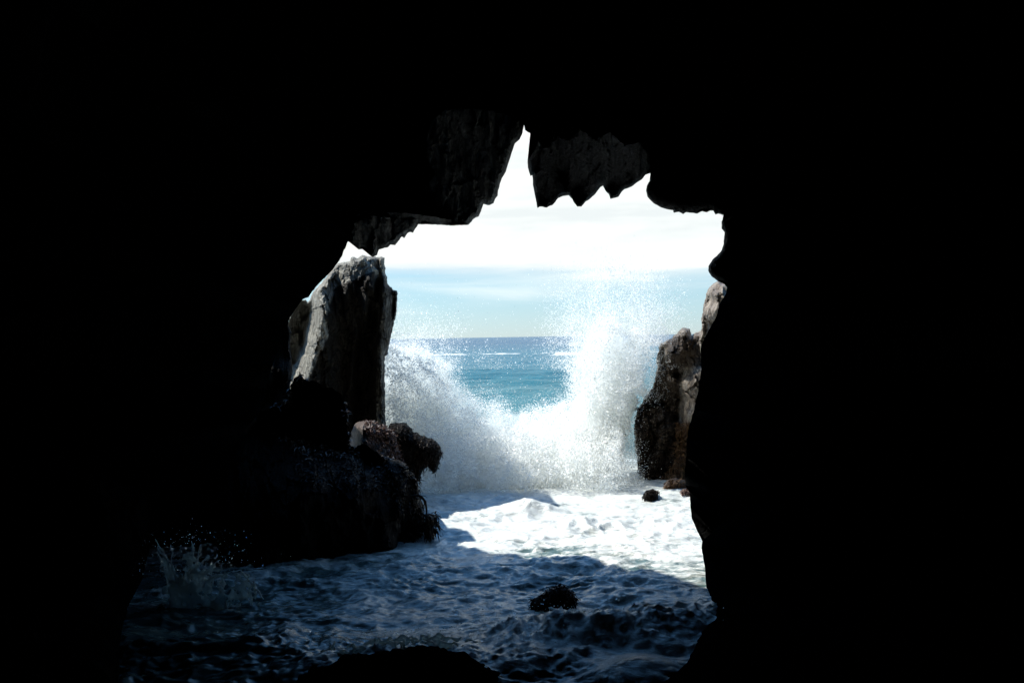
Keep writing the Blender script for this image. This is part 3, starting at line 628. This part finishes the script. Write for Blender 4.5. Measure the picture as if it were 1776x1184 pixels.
# ------------------------------------------------------------------ the breaking wave
wave_poly = [(640,880),(640,640),(664,592),(690,585),(715,596),(745,600),(770,612),(788,640),(800,668),(822,684),(850,700),(880,706),(905,712),(935,708),(960,702),(982,690),(990,655),(985,620),(1000,590),(1020,560),(1050,540),(1085,548),(1110,570),(1130,600),
   (1142,640),(1138,690),(1112,700),(1098,740),(1104,800),(1118,845),(1120,880)]
core_poly = [(640,885),(640,640),(668,620),(705,622),(740,640),(768,672),(800,705),(840,722),(880,727),(930,727),(980,716),(1002,680),(1012,640),(1040,600),(1075,600),(1100,625),(1120,660),(1098,705),(1086,750),(1090,810),(1102,850),(1104,885)]
D_W = 21.4
def cdepth(Q): return D_W - 1.1 * sstep(690, 860, Q[:, 1])
core_c = np.array([880., 930.]); cp = np.asarray(core_poly, float); cp = core_c + (cp - core_c) * [.97, .86]
gw = rock_geo(cp, lambda Q: cdepth(Q) + .35, thick=.2, back=.3, round_px=60, step=2.8, rough=.30, fac=.0, jag=5.0, stretch=(1.5, 1.5, 1.3), seed=61, ridged=1.0)
wave = geo_obj('breaking_wave', M_core, gw)
gm = rock_geo(wave_poly, cdepth, thick=1.3, back=.9, round_px=60, step=9, rough=.3, fac=.0, jag=3.0, stretch=(1, 1, 1), seed=66, ridged=.6)
mist = geo_obj('mist', M_mist, gm, wave); mist['kind'] = 'stuff'
ng = bpy.data.node_groups.new('mist_volume', 'GeometryNodeTree')
ng.interface.new_socket('Geometry', in_out='INPUT', socket_type='NodeSocketGeometry'); ng.interface.new_socket('Geometry', in_out='OUTPUT', socket_type='NodeSocketGeometry')
gi = ng.nodes.new('NodeGroupInput'); go = ng.nodes.new('NodeGroupOutput'); mv = ng.nodes.new('GeometryNodeMeshToVolume'); sm = ng.nodes.new('GeometryNodeSetMaterial')
mv.resolution_mode = 'VOXEL_SIZE'; mv.inputs['Voxel Size'].default_value = 0.07; mv.inputs['Density'].default_value = 1.0; mv.inputs['Interior Band Width'].default_value = 0.75
sm.inputs['Material'].default_value = M_mist
ng.links.new(gi.outputs[0], mv.inputs['Mesh']); ng.links.new(mv.outputs[0], sm.inputs['Geometry']); ng.links.new(sm.outputs[0], go.inputs[0])
md = mist.modifiers.new('mist', 'NODES'); md.node_group = ng
for p_ in wave.data.polygons: p_.use_smooth = True
tag(wave, 'big white wave bursting up between the tall stack and the brown cliff rock', 'wave')
def droplets(name, Pn, rad, mat, parent=None):
    n = len(Pn); r = np.random.default_rng(n)
    a = r.normal(size=(n, 3)); a /= np.linalg.norm(a, axis=1)[:, None]
    b = np.cross(a, r.normal(size=(n, 3))); b /= np.linalg.norm(b, axis=1)[:, None]
    rr = rad[:, None] * 1.5
    V = np.stack([Pn + a * rr, Pn + (-.5 * a + .87 * b) * rr, Pn + (-.5 * a - .87 * b) * rr], 1)
    return mesh_obj(name, V.reshape(-1, 3), np.arange(3 * n).reshape(-1, 3), mat, parent)
def sample_spray(n_try, poly, falloff, up, seed, dspan=(-1.0, 1.1)):
    r = np.random.default_rng(seed); poly = np.asarray(poly, float)
    lo, hi = poly.min(0) - [60, 150], poly.max(0) + [60, 0]
    Q = np.c_[r.uniform(lo[0], hi[0], n_try), r.uniform(lo[1], hi[1], n_try)]
    ins = inside(Q, poly); e = edge_dist(Q, poly)
    prob = np.where(ins, 1.0, np.exp(-e / falloff))
    # the burst leans upwards: wisps reach further above the crest than beside it
    above = (~ins)
    prob = np.where(above & (Q[:, 1] < 640), np.exp(-e / (falloff * up)), prob)
    dd = r.uniform(*dspan, n_try)
    wp = W(Q[:, 0], Q[:, 1], cdepth(Q) + dd)
    cl = fbm(wp * [1.6, 1.6, 1.1] + 3, 4, .6) + .35 * fbm(wp * 6, 2)
    prob *= np.clip(.30 + 2.6 * cl, .02, 1) * np.where(ins & (e > 14), .6, 1)
    k = r.uniform(size=n_try) < prob
    return wp[k], Q[k], ins[k], e[k]
wp, Q, ins, e = sample_spray(1500000, wave_poly, 9, 2.6, 62)
r = np.random.default_rng(63)
rad = np.where(ins, r.uniform(.004, .009, len(wp)), r.uniform(.003, .008, len(wp))) * np.where(r.uniform(size=len(wp)) < .03, 1.9, 1)
print('droplets', len(wp))
droplets('spray', wp, rad, M_drop, wave)['kind'] = 'stuff'
wp, Q, ins, e = sample_spray(11000, [(1085,620),(1132,600),(1136,640),(1118,690),(1108,720),(1100,780),(1104,840),(1080,850)], 9, 1.0, 67, (-1.6, -.9))
droplets('drops', wp, r.uniform(.003, .007, len(wp)), M_drop, wave)['kind'] = 'stuff'
# torn clumps and strings of water flung out on the near side of the burst
r = np.random.default_rng(91); nt_ = 2600000
Q = np.c_[r.uniform(640, 1150, nt_), r.uniform(540, 880, nt_)]
ins = inside(Q, wave_poly); Q = Q[ins]; e = edge_dist(Q, wave_poly); dd = r.uniform(-1.75, -.55, len(Q)) * np.clip(e / 30, .3, 1)
wp = W(Q[:, 0], Q[:, 1], cdepth(Q) + dd)
wq = wp + .18 * np.c_[perlin(wp * 1.9), perlin(wp * 1.9 + 7), perlin(wp * 1.9 + 13)]
st = 1 - np.abs(perlin(wq * [2.1, 2.1, 1.5])) * 5.0; st2 = 1 - np.abs(perlin(wq * 4.6 + 31)) * 4.5; big = fbm(wp * 1.1 + 50, 3)
st3 = 1 - np.abs(perlin(wq * 9.5 + 71)) * 4.0
pr = np.clip(np.maximum(st, 0) * .6 + np.maximum(st2, 0) * .5 + np.maximum(st3, 0) * .25 - .10, 0, 1) * np.clip(.5 + 2.0 * big, .02, 1)
pr = pr * sstep(0, 22, e + 16 * perlin(np.c_[Q * .045, 0 * e]) - 3)
k = r.uniform(size=len(wp)) < pr * .8
wp = wp[k]; print('front drops', len(wp))
droplets('water_clumps', wp, r.uniform(.004, .009, len(wp)) * np.where(r.uniform(size=len(wp)) < .05, 2.4, 1), M_drop, wave)['kind'] = 'stuff'
# tall right-hand plume, fainter with height
pl = [(1000,600),(1010,540),(1030,500),(1050,470),(1080,462),(1110,500),(1130,540),(1150,600)]
wp, Q, ins, e = sample_spray(480000, pl, 20, 1.0, 64)
k = r.uniform(size=len(wp)) < np.clip(.30 + (Q[:, 1] - 450) / 120, .05, 1)
wp = wp[k]; droplets('plume', wp, r.uniform(.004, .009, len(wp)), M_drop, wave)['kind'] = 'stuff'

# ------------------------------------------------------------------ splashes in the dark foreground
def tube(path, rads, seg=7):
    V = []; Fc = []; path = np.asarray(path)
    for k, (p, rd) in enumerate(zip(path, rads)):
        t = path[min(k + 1, len(path) - 1)] - path[max(k - 1, 0)]; t = t / (np.linalg.norm(t) + 1e-9)
        a = np.cross(t, [0.3, 1, .2]); a /= np.linalg.norm(a) + 1e-9; b = np.cross(t, a)
        for s in range(seg):
            an = 2 * math.pi * s / seg; V.append(p + rd * (math.cos(an) * a + math.sin(an) * b))
    for k in range(len(path) - 1):
        for s in range(seg): Fc.append((k*seg+s, k*seg+(s+1) % seg, (k+1)*seg+(s+1) % seg, (k+1)*seg+s))
    c0 = len(V); V.append(path[0]); c1 = len(V); V.append(path[-1])
    for s in range(seg):
        Fc.append((s, c0, c0, (s+1) % seg)); b_ = (len(path)-1)*seg; Fc.append((b_+s, b_+(s+1) % seg, c1, c1))
    return V, Fc
def splash(name, label, jets, sheets, voxel, seed):
    """jets: (base px, tip px, depth, base radius); sheets: outlines of thin torn curtains of water"""
    r = np.random.default_rng(seed); V = []; T = []
    def add(v, f):
        b = len(V); V.extend([tuple(p) for p in v])
        for q_ in f:
            q_ = [int(i_) + b for i_ in q_]
            T.append((q_[0], q_[1], q_[2]))
            if len(q_) == 4 and q_[3] != q_[2]: T.append((q_[0], q_[2], q_[3]))
    for (bx, by), (tx, ty), d, r0 in jets:
        n = 12; t = np.linspace(0, 1, n)
        w = np.cumsum(r.normal(size=(n, 2)), 0) * 1.6; w -= w[0]
        px = bx + (tx - bx) * t + w[:, 0]; py = by + (ty - by) * t ** .85 + w[:, 1] * .6
        pt = W(px, py, d + .25 * np.sin(t * 2 + r.uniform(0, 6)) * t)
        rd = r0 * (1 - .75 * t) * (1 + .35 * r.normal(size=n)); rd = np.clip(rd, voxel * .9, None)
        add(*tube(pt, rd))
        if r.uniform() < .0:
            for _ in range(2):
                c = pt[-1] + r.normal(size=3) * [.05, .03, .05] + [0, 0, .03]
                add(*tube([c, c + [.01, 0, .03], c + [.01, 0, .05]], [voxel, voxel * 1.6, voxel]))
    for k_, (poly, d, hole) in enumerate(sheets):
        Vg, Fg, Pg, eg, _ = rock_geo(poly, d, thick=0, back=0, round_px=4, step=2.6, rough=.20, fac=0, jag=2.5, stretch=(1.5, 1.5, 1), seed=seed + k_)
        nT = len(Fg) // 2; Tg = Fg[:nT]; Vf = Vg[:len(Pg)]; Vb = Vf + [0, voxel * 2.2, 0]
        c = Pg[Tg].mean(1); nz = perlin(np.c_[c * [.075, .05], np.full(nT, seed + k_ + .5)]) + .5 * perlin(np.c_[c * .16, np.full(nT, seed + .5)])
        Tg = Tg[np.abs(nz) < hole] if hole < 1 else Tg
        E = np.vstack([Tg[:, [0, 1]], Tg[:, [1, 2]], Tg[:, [2, 0]]]); key = {}
        for a_, b_ in E: key[(a_, b_)] = 1
        bd = [(a_, b_) for a_, b_ in key if (b_, a_) not in key]
        m_ = len(Vf); add(np.vstack([Vf, Vb]), [tuple(t_) for t_ in Tg] + [(t_[2] + m_, t_[1] + m_, t_[0] + m_) for t_ in Tg] + [(b_, a_, a_ + m_, b_ + m_) for a_, b_ in bd])
    o = mesh_obj(name, V, np.array(T), M_splash)
    m = o.modifiers.new('remesh', 'REMESH'); m.mode = 'VOXEL'; m.voxel_size = voxel; m.use_smooth_shade = True
    s = o.modifiers.new('smooth', 'SMOOTH'); s.factor = .5; s.iterations = 3
    return tag(o, label, 'splash')
jets = [((300,1010),(266,930),11.3,.03),((300,1000),(284,948),11.3,.02),((310,1010),(298,940),11.2,.02),((325,1010),(332,936),11.2,.03),((330,1000),(347,944),11.2,.025),((345,1010),(387,964),11.1,.03),((350,990),(389,986),11.1,.025),
        ((300,1030),(276,962),11.4,.03),((340,990),(352,945),11.2,.02),((445,1030),(452,998),11.1,.015),((372,1000),(418,988),11.1,.02),((418,988),(452,1040),11.1,.02)]
sheets = [([(285,1075),(278,1000),(272,960),(290,975),(305,985),(318,960),(335,955),(345,975),(360,960),(372,985),(384,978),(378,1000),(390,1005),(400,1075)], 11.3, .20),
          ([(290,1075),(290,1010),(320,985),(360,990),(385,1015),(400,1075)], 11.1, .4),
          ([(375,1075),(372,1015),(392,994),(420,989),(437,1003),(450,1030),(457,1062),(440,1080)], 11.2, .20)]
splash('water_splash', 'torn splash of water leaping up against the dark left cave wall', jets, sheets, .012, 81)
def crest(pts, h, seed):
    r = np.random.default_rng(seed); P = resample(pts, 2.5, False)
    n = np.abs(perlin(np.c_[P[:, 0] * .035, np.full(len(P), seed + .3), P[:, 0] * 0]))
    n2 = np.abs(perlin(np.c_[P[:, 0] * .13, np.full(len(P), seed + .7), P[:, 0] * 0]))
    top = np.c_[P[:, 0] + 2 * np.sin(P[:, 0] * .3), P[:, 1] - h * (.25 + .9 * n + .9 * n2 ** 1.3) - r.uniform(0, 2.0, len(P))]
    return [tuple(p) for p in top] + [tuple(p + [0, 16]) for p in P[::-4]]
sheets = [(crest([(905,1088),(950,1078),(1000,1070),(1060,1078),(1110,1100),(1150,1125)], 24, 85), 10.1, .33),
          (crest([(890,1110),(940,1112),(1000,1098),(1070,1100),(1120,1120),(1180,1140)], 26, 86), 9.7, .36),
          (crest([(880,1150),(940,1152),(1000,1138),(1040,1140),(1100,1140),(1170,1160)], 22, 87), 9.35, .4)]
splash('water_splash', 'dark churning splash thrown up in front of the lone foreground rock', [], sheets, .013, 83)
sheets = [(crest([(540,1146),(600,1125),(665,1117),(760,1108),(830,1122),(880,1150)], 16, 88), 9.35, .33),
          (crest([(480,1166),(560,1140),(640,1128),(700,1122),(790,1122),(850,1150),(900,1176)], 15, 89), 9.1, .36)]
splash('water_splash', 'low ragged splash breaking over the black hump at the bottom edge', [], sheets, .013, 84)

r = np.random.default_rng(95)
for lab_o, c, sc_, n_ in ((0, (330, 975, 11.2), (50, 28, .3), 1500), (1, (1000, 1070, 10.0), (90, 14, .3), 900), (2, (700, 1105, 9.2), (120, 10, .3), 700)):
    q_ = r.normal(size=(n_, 3)) * sc_ + c; par = [o_ for o_ in bpy.data.objects if o_.name.startswith('water_splash')][lab_o]
    droplets('drops', W(q_[:, 0], q_[:, 1], q_[:, 2]), r.uniform(.002, .007, n_), M_splash, par)['kind'] = 'stuff'
